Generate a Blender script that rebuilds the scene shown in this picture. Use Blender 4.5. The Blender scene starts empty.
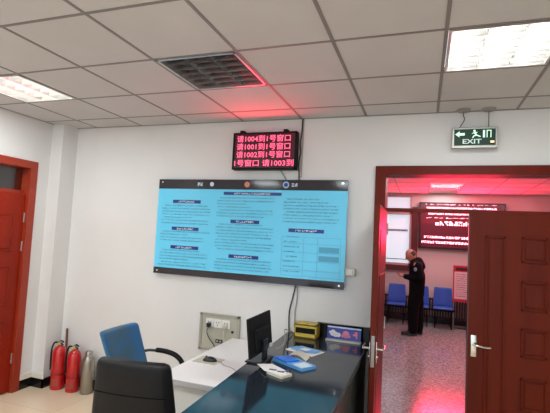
import bpy, bmesh, math, random
from mathutils import Vector, Matrix, Quaternion
random.seed(7)
C = bpy.context.scene.collection
S = bpy.context.scene
PI = math.pi

# ------------------------------------------------------------------ camera
EYE = (0.0, 0.0, 1.7456)
yaw, pitch, roll, FPX = -0.336613, 0.0674773, 0.0505785, 426.565
fwd = Vector((math.sin(yaw)*math.cos(pitch), math.cos(yaw)*math.cos(pitch), math.sin(pitch)))
rgt = Vector((math.cos(yaw), -math.sin(yaw), 0)); upv = rgt.cross(fwd)
r2 = rgt*math.cos(roll) + upv*math.sin(roll); u2 = -rgt*math.sin(roll) + upv*math.cos(roll)
cd = bpy.data.cameras.new('camera'); cam = bpy.data.objects.new('camera', cd); C.objects.link(cam)
cam.matrix_world = Matrix(((r2.x, u2.x, -fwd.x, EYE[0]), (r2.y, u2.y, -fwd.y, EYE[1]), (r2.z, u2.z, -fwd.z, EYE[2]), (0, 0, 0, 1)))
cd.sensor_width = 36; cd.lens = 36*FPX/550; cd.clip_start = 0.05
S.camera = cam

# ------------------------------------------------------------------ world and exposure
w = bpy.data.worlds.new('world'); S.world = w; w.use_nodes = True
bg = w.node_tree.nodes['Background']; bg.inputs[0].default_value = (0.86, 0.98, 1.08, 1); bg.inputs[1].default_value = 1.42
S.view_settings.view_transform = 'Standard'; S.view_settings.look = 'None'
S.view_settings.gamma = 1; S.view_settings.use_curve_mapping = False; S.view_settings.exposure = 0.08
LAMP_W = 15.0          # each lit louvred fitting, this room
HALL_W = 10.0          # fittings of the hall beyond the door
LED_W = 6.0            # red light of the queue display
HALL_LED_W = 260.0      # red light of the hall LED board

def area(name, loc, sx, sy, power, col, rot=(0, 0, 0), parent=None, spread=PI):
    l = bpy.data.lights.new(name, 'AREA'); l.shape = 'RECTANGLE'; l.size = sx; l.size_y = sy
    l.energy = power; l.color = col; l.spread = spread
    o = bpy.data.objects.new(name, l); C.objects.link(o); o.location = loc; o.rotation_euler = rot
    if parent: o.parent = parent
    return o

# ------------------------------------------------------------------ materials
def lin(c): return tuple(((v/255)/12.92 if v/255 <= .04045 else ((v/255+.055)/1.055)**2.4) for v in c)
MATS = {}
def mat(name, rgb, rough=.5, metal=0.0, spec=.5, noise=None, bump=None, emit=None, coat=0, sheen=0):
    if name in MATS: return MATS[name]
    m = bpy.data.materials.new(name); m.use_nodes = True; nt = m.node_tree; b = nt.nodes['Principled BSDF']
    c = lin(rgb); b.inputs['Base Color'].default_value = (*c, 1)
    b.inputs['Roughness'].default_value = rough; b.inputs['Metallic'].default_value = metal
    b.inputs['Specular IOR Level'].default_value = spec
    b.inputs['Coat Weight'].default_value = coat; b.inputs['Coat Roughness'].default_value = .05
    b.inputs['Sheen Weight'].default_value = sheen
    tc = nt.nodes.new('ShaderNodeTexCoord')
    if noise:                                     # (second colour, scale xyz, detail)
        rgb2, sc = noise
        mp = nt.nodes.new('ShaderNodeMapping'); mp.inputs['Scale'].default_value = sc
        n = nt.nodes.new('ShaderNodeTexNoise'); n.inputs['Scale'].default_value = 1; n.inputs['Detail'].default_value = 4
        r = nt.nodes.new('ShaderNodeValToRGB'); r.color_ramp.elements[0].position = .35; r.color_ramp.elements[1].position = .65
        r.color_ramp.elements[0].color = (*c, 1); r.color_ramp.elements[1].color = (*lin(rgb2), 1)
        nt.links.new(tc.outputs['Object'], mp.inputs[0]); nt.links.new(mp.outputs[0], n.inputs[0])
        nt.links.new(n.outputs[0], r.inputs[0]); nt.links.new(r.outputs[0], b.inputs['Base Color'])
    if bump:                                      # (scale, strength)
        n2 = nt.nodes.new('ShaderNodeTexNoise'); n2.inputs['Scale'].default_value = bump[0]; n2.inputs['Detail'].default_value = 3
        bp = nt.nodes.new('ShaderNodeBump'); bp.inputs['Strength'].default_value = bump[1]; bp.inputs['Distance'].default_value = .004
        nt.links.new(tc.outputs['Object'], n2.inputs[0]); nt.links.new(n2.outputs[0], bp.inputs['Height'])
        nt.links.new(bp.outputs[0], b.inputs['Normal'])
    if emit:
        b.inputs['Emission Color'].default_value = (*emit[0], 1); b.inputs['Emission Strength'].default_value = emit[1]
    MATS[name] = m; return m
def tiled(name, rgb, grout, size, rough, speck=None):
    m = bpy.data.materials.new(name); m.use_nodes = True; nt = m.node_tree; b = nt.nodes['Principled BSDF']
    b.inputs['Roughness'].default_value = rough
    tc = nt.nodes.new('ShaderNodeTexCoord'); br = nt.nodes.new('ShaderNodeTexBrick')
    br.offset = 0; br.inputs['Scale'].default_value = 1; br.inputs['Brick Width'].default_value = size; br.inputs['Row Height'].default_value = size
    br.inputs['Mortar Size'].default_value = .002; br.inputs['Mortar Smooth'].default_value = .1
    br.inputs['Color1'].default_value = (*lin(rgb), 1); br.inputs['Color2'].default_value = (*lin(tuple(v*.97 for v in rgb)), 1)
    br.inputs['Mortar'].default_value = (*lin(grout), 1)
    nt.links.new(tc.outputs['Object'], br.inputs[0]); out = br.outputs[0]
    if speck:
        n = nt.nodes.new('ShaderNodeTexVoronoi'); n.inputs['Scale'].default_value = speck[2]
        r = nt.nodes.new('ShaderNodeValToRGB'); r.color_ramp.interpolation = 'CONSTANT'
        r.color_ramp.elements[0].color = (*lin(speck[0]), 1); r.color_ramp.elements[1].color = (*lin(speck[1]), 1); r.color_ramp.elements[1].position = .45
        e = r.color_ramp.elements.new(.75); e.color = (*lin(rgb), 1)
        nt.links.new(tc.outputs['Object'], n.inputs[0]); nt.links.new(n.outputs['Color'], r.inputs[0])
        mx = nt.nodes.new('ShaderNodeMix'); mx.data_type = 'RGBA'; mx.inputs[0].default_value = .55
        nt.links.new(out, mx.inputs[6]); nt.links.new(r.outputs[0], mx.inputs[7]); out = mx.outputs[2]
    nt.links.new(out, b.inputs['Base Color']); MATS[name] = m; return m
def glassy(name, tint=(1, 1, 1), refl=.06):
    m = bpy.data.materials.new(name); m.use_nodes = True; nt = m.node_tree; nt.nodes.clear()
    o = nt.nodes.new('ShaderNodeOutputMaterial'); t = nt.nodes.new('ShaderNodeBsdfTransparent'); t.inputs[0].default_value = (*tint, 1)
    g = nt.nodes.new('ShaderNodeBsdfGlossy'); g.inputs['Roughness'].default_value = .03
    f = nt.nodes.new('ShaderNodeFresnel'); f.inputs[0].default_value = 1.35
    x = nt.nodes.new('ShaderNodeMixShader'); nt.links.new(f.outputs[0], x.inputs[0]); nt.links.new(t.outputs[0], x.inputs[1])
    nt.links.new(g.outputs[0], x.inputs[2]); nt.links.new(x.outputs[0], o.inputs[0]); return m

M_wall = mat('wall_paint', (224, 221, 219), .75, noise=((219, 216, 213), (1.5, 1.5, 1.5)))
M_tile = mat('ceiling_board', (200, 198, 196), .9, noise=((195, 193, 191), (2, 2, 2)), bump=(240, .15))
M_tbar = mat('ceiling_bar', (128, 121, 117), .5)
M_floor = tiled('beige_floor_tile', (228, 208, 180), (180, 162, 138), .8, .22)
M_hfloor = tiled('grey_speckled_floor', (150, 148, 148), (120, 118, 118), .8, .16, ((104, 104, 106), (188, 186, 186), 55))
M_doorL = mat('bright_red_door', (146, 36, 14), .42, spec=.2, noise=((134, 32, 12), (6, 6, 1.2)))
M_frameL = mat('bright_red_frame', (152, 48, 24), .42)
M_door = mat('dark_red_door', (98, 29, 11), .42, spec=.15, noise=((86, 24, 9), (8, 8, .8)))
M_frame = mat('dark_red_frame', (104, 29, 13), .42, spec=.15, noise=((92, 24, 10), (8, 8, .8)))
M_black = mat('black_plastic', (16, 16, 17), .35)
M_mblk = mat('matt_black', (12, 12, 12), .6, spec=.25)
M_blktile = mat('black_baseboard', (18, 17, 17), .2)
M_steel = mat('brushed_steel', (176, 174, 170), .28, 1)
M_chrome = mat('chrome', (215, 212, 205), .12, 1)
M_alu = mat('louvre_aluminium', (216, 216, 213), .3, .85)
M_white = mat('white_plastic', (228, 226, 220), .4)
M_desk = mat('white_laminate', (226, 224, 222), .35)
M_deskedge = mat('pale_grey_edging', (170, 168, 168), .4)
M_counter = mat('black_granite', (26, 32, 40), .08, noise=((32, 38, 46), (60, 60, 60)), spec=.42)
M_cside = mat('dark_counter_panel', (48, 52, 50), .4)
M_leather = mat('black_leather', (13, 11, 12), .45, spec=.25, bump=(120, .2))
M_bluefab = mat('blue_fabric', (10, 94, 148), .9, noise=((52, 90, 104), (5, 5, 5)), bump=(300, .4), sheen=.3)
M_red = mat('extinguisher_red', (186, 22, 24), .25, coat=.4)
M_led = mat('led_red_glow', (60, 0, 10), .5, emit=((1.0, .10, .21), 2.2))
M_ledbase = mat('led_panel_dark', (34, 4, 12), .35, emit=((.5, .0, .06), .06))
M_hled = mat('hall_led_glow', (90, 0, 10), .5, emit=((1.0, .28, .36), 7.0))
M_hledbase = mat('hall_led_panel', (60, 4, 16), .5, emit=((1.0, .01, .09), .09))
M_cyan = mat('cyan_print', (104, 208, 244), .1, spec=.5)
M_band = mat('smoked_band', (46, 38, 44), .08)
M_navy = mat('navy_print', (28, 52, 130), .2)
M_txt = mat('print_ink', (24, 74, 104), .3)
M_pale = mat('pale_print', (200, 214, 226), .3)
M_glass = glassy('pane_glass')
M_tube = mat('lit_tube', (255, 255, 255), .5, emit=((1, .99, .97), 34.0))
M_tubewarm = mat('warm_tube', (255, 250, 235), .5, emit=((1, .86, .6), 1.6))
M_tubeoff = mat('unlit_tube', (210, 205, 190), .3)
M_house = mat('fitting_white', (225, 222, 215), .6)
M_housed = mat('fitting_shaded', (90, 88, 85), .6)  # darker copy of the housing: shade inside unlit and hall fittings, as colour

# ------------------------------------------------------------------ mesh helpers
class MB:
    def __init__(s): s.bm = bmesh.new()
    def box(s, x0, x1, y0, y1, z0, z1, bev=0, seg=2, M=None):
        vs = [s.bm.verts.new(p) for p in ((x0,y0,z0),(x1,y0,z0),(x1,y1,z0),(x0,y1,z0),(x0,y0,z1),(x1,y0,z1),(x1,y1,z1),(x0,y1,z1))]
        fs = [s.bm.faces.new([vs[i] for i in f]) for f in ((0,3,2,1),(4,5,6,7),(0,1,5,4),(1,2,6,5),(2,3,7,6),(3,0,4,7))]
        geo = vs
        if bev:
            es = list({e for f in fs for e in f.edges})
            r = bmesh.ops.bevel(s.bm, geom=es, offset=bev, segments=seg, affect='EDGES', profile=.5, clamp_overlap=True)
            geo = list({v for f in r['faces'] for v in f.verts} | {v for v in vs if v.is_valid})
        if M is not None: bmesh.ops.transform(s.bm, matrix=M, verts=[v for v in geo if v.is_valid])
        return s
    def quad(s, *ps):
        s.bm.faces.new([s.bm.verts.new(p) for p in ps]); return s
    def ring(s, c, ax, r, n):
        ax = Vector(ax).normalized(); a = ax.orthogonal().normalized(); b = ax.cross(a)
        return [s.bm.verts.new(Vector(c) + (a*math.cos(2*PI*i/n) + b*math.sin(2*PI*i/n))*r) for i in range(n)]
    def skin(s, A, B):
        n = len(A)
        for i in range(n): s.bm.faces.new((A[i], A[(i+1) % n], B[(i+1) % n], B[i]))
    def cyl(s, p0, p1, r0, r1=None, n=16, caps=True):
        r1 = r0 if r1 is None else r1; d = Vector(p1)-Vector(p0)
        A = s.ring(p0, d, r0, n); B = s.ring(p1, d, r1, n); s.skin(A, B)
        if caps: s.bm.faces.new(A[::-1]); s.bm.faces.new(B)
        return s
    def tube(s, pts, r, n=8, smooth=0):
        pts = [Vector(p) for p in pts]
        if smooth:
            out = []
            for i in range(len(pts)-1):
                p0 = pts[max(i-1, 0)]; p1 = pts[i]; p2 = pts[i+1]; p3 = pts[min(i+2, len(pts)-1)]
                for k in range(smooth):
                    t = k/smooth
                    out.append(.5*((2*p1)+(p2-p0)*t+(2*p0-5*p1+4*p2-p3)*t*t+(3*p1-p0-3*p2+p3)*t**3))
            out.append(pts[-1]); pts = out
        a = None; prev = None
        for i, p in enumerate(pts):
            d = (pts[min(i+1, len(pts)-1)]-pts[max(i-1, 0)]).normalized()
            if a is None: a = d.orthogonal().normalized()
            a = (a - d*a.dot(d)).normalized(); b = d.cross(a)
            rr = r(i/(len(pts)-1)) if callable(r) else r
            R = [s.bm.verts.new(p+(a*math.cos(2*PI*k/n)+b*math.sin(2*PI*k/n))*rr) for k in range(n)]
            if prev: s.skin(prev, R)
            else: s.bm.faces.new(R[::-1])
            prev = R
        s.bm.faces.new(prev); return s
    def lathe(s, prof, c=(0, 0, 0), n=24):
        prev = None; c = Vector(c)
        for r, z in prof:
            R = [s.bm.verts.new(c+Vector((max(r, 1e-4)*math.cos(2*PI*k/n), max(r, 1e-4)*math.sin(2*PI*k/n), z))) for k in range(n)]
            if prev: s.skin(prev, R)
            else: s.bm.faces.new(R[::-1])
            prev = R
        s.bm.faces.new(prev); return s
    def sph(s, c, r, n=12, sc=(1, 1, 1), rot=None):
        r_ = bmesh.ops.create_uvsphere(s.bm, u_segments=n, v_segments=max(6, n//2+2), radius=r)
        m = Matrix.Translation(Vector(c)) @ (rot.to_4x4() if rot else Matrix()) @ Matrix.Diagonal((*sc, 1))
        bmesh.ops.transform(s.bm, matrix=m, verts=r_['verts']); return s
    def limb(s, pts):                             # tapered capsule chain: (x,y,z,r)
        for p in pts: s.sph(p[:3], p[3], 14)
        for a, b in zip(pts, pts[1:]): s.cyl(a[:3], b[:3], a[3], b[3], 14)
        return s
    def prism(s, poly, z0, z1):                   # polygon in xy
        A = [s.bm.verts.new((x, y, z0)) for x, y in poly]; B = [s.bm.verts.new((x, y, z1)) for x, y in poly]
        s.skin(A, B); s.bm.faces.new(A[::-1]); s.bm.faces.new(B); return s
    def build(s, name, m, parent=None, world=False, smooth=False, M=None, fix=True):
        if M is not None: bmesh.ops.transform(s.bm, matrix=M, verts=s.bm.verts)
        if world and parent:
            off = Vector(); p = parent
            while p: off += p.location; p = p.parent
            bmesh.ops.translate(s.bm, vec=-off, verts=s.bm.verts)
        if fix: bmesh.ops.recalc_face_normals(s.bm, faces=s.bm.faces)
        me = bpy.data.meshes.new(name); s.bm.to_mesh(me); s.bm.free()
        if smooth:
            for p in me.polygons: p.use_smooth = True
            try: me.set_sharp_from_angle(angle=math.radians(40))
            except Exception: pass
        if m: me.materials.append(m)
        o = bpy.data.objects.new(name, me); C.objects.link(o); o.parent = parent; return o
def tag(o, label=None, cat=None, group=None, kind=None):
    if label: o['label'] = label
    if cat: o['category'] = cat
    if group: o['group'] = group
    if kind: o['kind'] = kind
    return o
def thing(name, loc, label, cat, group=None, rz=0):
    o = bpy.data.objects.new(name, None); C.objects.link(o); o.location = loc; o.rotation_euler = (0, 0, rz); o.empty_display_size = .1
    return tag(o, label, cat, group)
def dup(o, loc, label=None, rz=None):
    r = o.copy(); C.objects.link(r); r.location = loc
    if label: r['label'] = label
    if rz is not None: r.rotation_euler = (0, 0, rz)
    def rec(a, b):
        for ch in list(a.children):
            if ch.parent != a: continue
            c = ch.copy(); C.objects.link(c); c.parent = b; rec(ch, c)
    rec(o, r); return r
def struct(o): o['kind'] = 'structure'; return o
def sempty(name, loc):
    o = bpy.data.objects.new(name, None); C.objects.link(o); o.location = loc; return struct(o)
def remeshed(mb, name, m, parent, voxel, smooth=3):
    me = bpy.data.meshes.new('tmp'); mb.bm.to_mesh(me); mb.bm.free()
    t = bpy.data.objects.new('tmp', me); C.objects.link(t)
    r = t.modifiers.new('r', 'REMESH'); r.mode = 'VOXEL'; r.voxel_size = voxel
    sm = t.modifiers.new('s', 'SMOOTH'); sm.iterations = smooth; sm.factor = .5
    dg = bpy.context.evaluated_depsgraph_get(); me2 = bpy.data.meshes.new_from_object(t.evaluated_get(dg))
    bpy.data.objects.remove(t); me2.name = name
    for p in me2.polygons: p.use_smooth = True
    me2.materials.clear(); me2.materials.append(m)
    o = bpy.data.objects.new(name, me2); C.objects.link(o); o.parent = parent; return o
def text(name, body, size, m, parent, loc, bold=0.0, width=None, align='LEFT', depth=.0008, flip=False):
    """lettering standing upright in the XZ plane, read from -Y; width fits the line"""
    cu = bpy.data.curves.new('t', 'FONT'); cu.body = body; cu.size = size; cu.offset = bold; cu.extrude = depth; cu.align_x = 'LEFT'; cu.resolution_u = 2
    t = bpy.data.objects.new('t', cu); C.objects.link(t)
    dg = bpy.context.evaluated_depsgraph_get(); me = bpy.data.meshes.new_from_object(t.evaluated_get(dg)); bpy.data.objects.remove(t)
    xs = [v.co.x for v in me.vertices]; ys = [v.co.y for v in me.vertices]
    x0, x1 = min(xs), max(xs); y0, y1 = min(ys), max(ys)
    k = (width/(x1-x0)) if width else 1
    for v in me.vertices:
        x = (v.co.x-x0)*k; z = v.co.y-(y0+y1)/2
        if align == 'CENTER': x -= (x1-x0)*k/2
        v.co = (x, -v.co.z, z)
    me.materials.clear(); me.materials.append(m); me.name = name
    o = bpy.data.objects.new(name, me); C.objects.link(o); o.parent = parent; o.location = loc; return o
def glyphs(mb, x0, x1, z, h, y, fill=.55, cell=None):
    """a strip of blurred pseudo characters too small to read: little blocks"""
    cell = cell or h*.9; x = x0
    while x < x1-cell*.5:
        for i in range(3):
            for j in range(3):
                if random.random() < fill:
                    a = x+i*cell*.28; b = z-h/2+j*h/3
                    mb.quad((a, y, b), (a+cell*.27, y, b), (a+cell*.27, y, b+h/3.3), (a, y, b+h/3.3))
        x += cell*1.05

# ================================================================== SHELL
H = 2.86; XL, XR, YB, YR = -3.95, 2.3, 3.83, -3.0
FX0, FX1, FY1 = -3.2, 4.0, 10.2          # the hall beyond
LX, LY = -2.911, 1.707                   # ceiling lattice
LIT = [(-3.511, 2.307), (.089, 2.307), (-3.511, .507), (-1.711, .507), (.089, .507), (-3.511, -1.293), (-1.711, -1.293), (.089, -1.293)]
OFF = [(-1.711, 2.307)]
HL = [(.089, 7.1), (.089, 8.3), (.089, 9.4), (-1.711, 7.1), (1.889, 7.1), (.089, 5.3)]   # hall fittings

struct(MB().box(XL-.2, XR+.2, YR, YB+.1, -.1, 0).build('floor', M_floor))
struct(MB().box(FX0-.2, FX1+.2, YB+.1, FY1+.2, -.1, 0).build('floor', M_hfloor))

def grid_ceiling(x0, x1, y0, y1, ox, oy, holes):
    def cuts(a, b, o):
        v = [a]; k = math.ceil((a-o)/.6+1e-6)
        while o+.6*k < b-1e-6: v.append(o+.6*k); k += 1
        return v+[b]
    xs, ys = cuts(x0, x1, ox), cuts(y0, y1, oy); m = MB(); t = MB()
    for i in range(len(xs)-1):
        for j in range(len(ys)-1):
            cx, cy = (xs[i]+xs[i+1])/2, (ys[j]+ys[j+1])/2
            if any(abs(cx-hx-.3) < .2 and abs(cy-hy-.3) < .2 for hx, hy in holes): continue
            m.box(xs[i]+.002, xs[i+1]-.002, ys[j]+.002, ys[j+1]-.002, H, H+.015)
    for x in xs[1:-1]: t.box(x-.010, x+.010, y0, y1, H-.003, H+.03)
    for y in ys[1:-1]: t.box(x0, x1, y-.010, y+.010, H-.0025, H+.03)
    for a in ((x0, x0+.02, y0, y1), (x1-.02, x1, y0, y1), (x0, x1, y1-.02, y1), (x0, x1, y0, y0+.02)): t.box(*a, H-.003, H+.02)
    return struct(m.build('ceiling', M_tile)), struct(t.build('trim_1', M_tbar))
grid_ceiling(XL, XR, YR, YB, LX, LY, LIT+OFF)
_, t2 = grid_ceiling(FX0, FX1, YB+.2, FY1, LX, 7.1, HL); t2.name = 'trim_2'

DX0, DX1, DZ = -.41, 1.11, 2.40          # double-door opening in the back wall (frame outer)
m = MB(); m.box(XL-.2, DX0, YB, YB+.2, 0, H+.15).box(DX1, XR+.2, YB, YB+.2, 0, H+.15).box(DX0, DX1, YB, YB+.2, DZ, H+.15)
struct(m.build('wall_back', M_wall))
LY0, LY1, LZ = 2.35, 3.46, 2.40          # left door (frame outer)
m = MB(); m.box(XL-.2, XL, YR, LY0, 0, H+.15).box(XL-.2, XL, LY1, YB, 0, H+.15).box(XL-.2, XL, LY0, LY1, LZ, H+.15)
m.box(XL, -3.79, 3.62, YB, 0, H+.01)     # boxed column in the corner
struct(m.build('wall_left', M_wall))
struct(MB().box(XR, XR+.2, YR, YB, 0, H+.15).build('wall_right', M_wall))
M_hwall = mat('hall_wall_paint', (214, 200, 196), .75)
WX0, WX1, WZ0, WZ1 = -1.35, -.25, 1.22, 2.80
m = MB(); m.box(FX0-.2, WX0, FY1, FY1+.2, 0, H+.1).box(WX1, FX1+.2, FY1, FY1+.2, 0, H+.1).box(WX0, WX1, FY1, FY1+.2, 0, WZ0).box(WX0, WX1, FY1, FY1+.2, WZ1, H+.1)
struct(m.build('wall_far', M_hwall))
struct(MB().box(FX0-.2, FX0, YB+.2, FY1, 0, H+.1).build('wall_far_left', M_hwall))
struct(MB().box(FX1, FX1+.2, YB+.2, FY1, 0, H+.1).build('wall_far_right', M_hwall))
struct(MB().box(XR+.2, FX1+.2, YB+.0, YB+.2, 0, H+.1).build('wall_far_front', M_hwall))
# a space behind the left door so its transom looks into a dim corridor
m = MB(); m.box(XL-1.5, XL-1.4, 1.6, 4.0, 0, H).box(XL-1.4, XL-.2, 1.6, 1.7, 0, H).box(XL-1.4, XL-.2, 3.9, 4.0, 0, H).box(XL-1.4, XL-.2, 1.7, 3.9, H, H+.05)
struct(m.build('wall_corridor', mat('corridor_grey', (150, 140, 136), .8)))
# baseboards
m = MB(); m.box(XL, XL+.012, LY1, 3.62, 0, .10).box(XL, -3.778, 3.608, 3.62, 0, .10).box(-3.79, -3.778, 3.608, YB, 0, .10).box(XL, XL+.012, YR, LY0, 0, .10)
struct(m.build('baseboard_left', M_blktile))
struct(MB().box(-3.778, -1.70, YB-.012, YB, 0, .10).build('baseboard_back', M_blktile))
m = MB(); m.box(XL, XL+.022, LY1+.0, 3.598, .10, .155, .003).box(XL, -3.768, 3.598, 3.62, .10, .155, .003)
struct(m.build('trim_3', mat('cream_trunking', (222, 214, 200), .5)))
struct(MB().box(-1.112, -1.088, YB-.012, YB, 2.30, H, .002).build('trim_4', mat('grey_trunking', (168, 160, 152), .6)))
struct(MB().box(FX0, FX1, FY1-.02, FY1, 0, .12).build('baseboard_far', M_blktile))

# ================================================================== LOUVRED CEILING LIGHTS
def fitting(loc, label, lit, power, group='square louvred ceiling lights', hall=False):
    t = thing('louvred_ceiling_light', (loc[0]+.3, loc[1]+.3, H), label, 'ceiling light', group)
    f = MB(); a = .286
    f.box(-a, a, -a, -a+.014, -.005, .01).box(-a, a, a-.014, a, -.005, .01).box(-a, -a+.014, -a, a, -.005, .01).box(a-.014, a, -a, a, -.005, .01)
    f.build('frame', M_alu, t)
    h = MB(); a = .284; z = .11
    h.box(-a, a, -a, a, z, z+.01).box(-a, -a+.006, -a, a, .01, z).box(a-.006, a, -a, a, .01, z).box(-a, a, -a, -a+.006, .01, z).box(-a, a, a-.006, a, .01, z)
    h.build('housing', M_house if lit and not hall else M_housed, t)
    g = MB(); a = .272
    for i in range(4):                              # parabolic ribs between the three bays
        x = -a + 2*a*i/3
        g.quad((x-.016, -a, .05), (x, -a, 0), (x, a, 0), (x-.016, a, .05)); g.quad((x, -a, 0), (x+.016, -a, .05), (x+.016, a, .05), (x, a, 0))
    for j in range(7):
        y = -a + 2*a*j/6
        for i in range(3):
            x0 = -a+2*a*i/3+.003; x1 = -a+2*a*(i+1)/3-.003
            g.quad((x0, y, 0), (x1, y, 0), (x1-.01, y-.007, .045), (x0+.01, y-.007, .045)); g.quad((x0, y, 0), (x0+.01, y+.007, .045), (x1-.01, y+.007, .045), (x1, y, 0))
    g.build('louvre', M_alu if lit else mat('louvre_unlit_shade', (146, 144, 140), .3, .9), t, fix=False)  # unlit fitting: same louvre metal, its shade put into a darker colour
    for i in (-1, 0, 1):
        MB().cyl((i*.181, -.262, .075), (i*.181, .262, .075), .013, n=12).build('tube', (M_tubewarm if hall else M_tube) if lit else M_tubeoff, t, smooth=True)
    if lit: area('lamp_light', (0, 0, -.008), .52, .52, power, (.90, .98, 1) if not hall else (.94, .985, 1), parent=t)
    return t
lamp = fitting(LIT[0], 'lit square louvred ceiling light at the far left, nearest the bright red door', True, LAMP_W)
for p, lb in zip(LIT[1:], ['lit square louvred ceiling light in front of the green exit sign'] + ['lit square louvred ceiling light on the viewer side, out of frame']*6):
    dup(lamp, (p[0]+.3, p[1]+.3, H), lb)
fitting(OFF[0], 'unlit dark louvred ceiling light above the red queue display', False, 0)
hl = fitting(HL[0], 'lit louvred ceiling light in the hall seen through the transom, nearest the doorway', True, HALL_W, 'hall ceiling lights', True)
hlb = ['middle louvred ceiling light of the hall row seen through the transom', 'louvred ceiling light closest to the hall window wall', 'hall ceiling light left of the row seen through the transom',
       'hall ceiling light right of the row seen through the transom', 'hall ceiling light just beyond the doorway, above the transom view']
for p, lb in zip(HL[1:], hlb): dup(hl, (p[0]+.3, p[1]+.3, H), lb)

# ================================================================== DOORS
def lever(parent, x, y, z, sx, sy, name='door_handle'):
    """plate plus lever; face normal along sy*Y (sx the way the lever points)"""
    m = MB(); m.box(x-.021, x+.021, min(y, y+sy*.009), max(y, y+sy*.009), z-.085, z+.085, .003)
    m.cyl((x, y, z+.012), (x, y+sy*.05, z+.012), .010); m.tube([(x, y+sy*.05, z+.012), (x+sx*.03, y+sy*.056, z+.013), (x+sx*.075, y+sy*.053, z+.006), (x+sx*.12, y+sy*.05, z+.008)], lambda t: .011-.003*t, 10, 4)
    m.cyl((x, y, z-.045), (x, y+sy*.014, z-.045), .009)
    return m.build(name, M_chrome, parent, smooth=True)
def panels(m, rects, y, d=.010, b=.018):
    """raised-and-fielded panels on a face at y looking to -Y: sunk moulding with a raised field"""
    for x0, x1, z0, z1 in rects:
        for a in ((x0, x1, z0, z0+b), (x0, x1, z1-b, z1), (x0, x0+b, z0, z1), (x1-b, x1, z0, z1)): m.box(a[0], a[1], y-d, y+.001, a[2], a[3], .0035, 1)
        m.box(x0+.03, x1-.03, y-d*.9, y+.001, z0+.03, z1-.03, .005, 2)
def leaf(parent, x0, x1, ly, thick, name, m_, rects_front, hx, sx):
    m = MB(); m.box(x0, x1, ly, ly+thick, .01, 2.008, .002); panels(m, rects_front, ly)
    o = m.build(name, m_, parent); return o
rootD = sempty('door_2', (0, YB, 0))     # double door with transom
m = MB()
fy0, fy1 = -.03, .20
m.box(DX0, DX0+.09, fy0, fy1, 0, DZ, .004).box(DX1-.09, DX1, fy0, fy1, 0, DZ, .004).box(DX0+.085, DX1-.085, fy0, fy1, DZ-.075, DZ, .004)
m.box(DX0+.085, DX1-.085, .0, .12, 2.008, 2.036, .002)
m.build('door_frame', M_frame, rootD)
MB().box(DX0+.09, DX1-.09, .055, .060, 2.036, DZ-.075).build('transom_pane', M_glass, rootD)
rect = [(.475, .625, .17, 1.83)]
for z0, z1 in ((.17, .385), (.50, .745), (.90, 1.12), (1.255, 1.487), (1.627, 1.83)): rect.append((.735, .915, z0, z1))
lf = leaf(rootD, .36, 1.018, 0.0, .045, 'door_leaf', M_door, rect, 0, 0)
lever(lf, .402, 0.0, .945, 1, -1)
MB().box(.352, .362, -.004, .045, .01, 2.008, .001).build('edge_strip', mat('strip_dark', (70, 22, 16), .3), lf)
# open leaf, folded back into this room; free edge faces the viewpoint
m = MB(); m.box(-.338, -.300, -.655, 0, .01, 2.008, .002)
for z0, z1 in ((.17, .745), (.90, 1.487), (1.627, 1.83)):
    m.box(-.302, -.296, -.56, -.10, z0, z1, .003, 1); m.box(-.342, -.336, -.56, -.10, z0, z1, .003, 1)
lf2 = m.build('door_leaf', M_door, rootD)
m = MB(); zc = .955
for s in (-1, 1):
    fx = -.319+s*.020
    m.box(min(fx, fx+s*.006), max(fx, fx+s*.006), -.64, -.595, zc-.09, zc+.06, .002)
    m.cyl((fx, -.618, zc+.012), (fx+s*.05, -.618, zc+.012), .010)
    m.tube([(fx+s*.05, -.618, zc+.012), (fx+s*.054, -.59, zc+.013), (fx+s*.05, -.50, zc+.01)], .009, 10, 4)
    m.cyl((fx, -.618, zc-.045), (fx+s*.016, -.618, zc-.045), .010)
m.build('door_handle', M_chrome, lf2, smooth=True)
MB().box(-.331, -.307, -.658, -.652, zc-.11, zc+.11, .001).build('lock_plate', M_steel, lf2)
for z in (.25, 1.05, 1.85): MB().cyl((-.296, -.004, z-.05), (-.296, -.004, z+.05), .008).build('hinge', M_steel, lf2)

rootL = sempty('door_1', (XL, 0, 0))
def rotL(m): return m                     # left door is modelled facing +X directly
m = MB(); fw = .085
m.box(-.20, .022, LY1-fw, LY1, 0, LZ, .004).box(-.20, .022, LY0, LY0+fw, 0, LZ, .004).box(-.20, .022, LY0+fw-.005, LY1-fw+.005, LZ-.08, LZ, .004)
m.box(-.14, -.06, LY0+fw-.005, LY1-fw+.005, 2.045, 2.085, .003)
m.build('door_frame', M_frameL, rootL)
MB().box(-.105, -.10, LY0+fw, LY1-fw, 2.08, LZ-.08).build('transom_pane', M_glass, rootL)
m = MB(); m.box(-.062, -.02, LY0+fw+.003, LY1-fw-.003, .01, 2.045, .002)
for y0, y1 in ((LY0+.19, LY0+.48), (LY1-.50, LY1-.20)):
    for z0, z1 in ((.18, .75), (.90, 1.30), (1.45, 1.83)):
        for a in ((y0, y1, z0, z0+.014), (y0, y1, z1-.014, z1), (y0, y0+.014, z0, z1), (y1-.014, y1, z0, z1)): m.box(-.021, -.013, a[0], a[1], a[2], a[3], .003, 1)
        m.box(-.021, -.014, y0+.03, y1-.03, z0+.03, z1-.03, .005, 2)
lL = m.build('door_leaf', M_doorL, rootL)
for z in (.35, 1.50, 1.80): MB().cyl((-.015, LY1-fw-.004, z-.05), (-.015, LY1-fw-.004, z+.05), .009).build('hinge', M_steel, lL, smooth=True)

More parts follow.
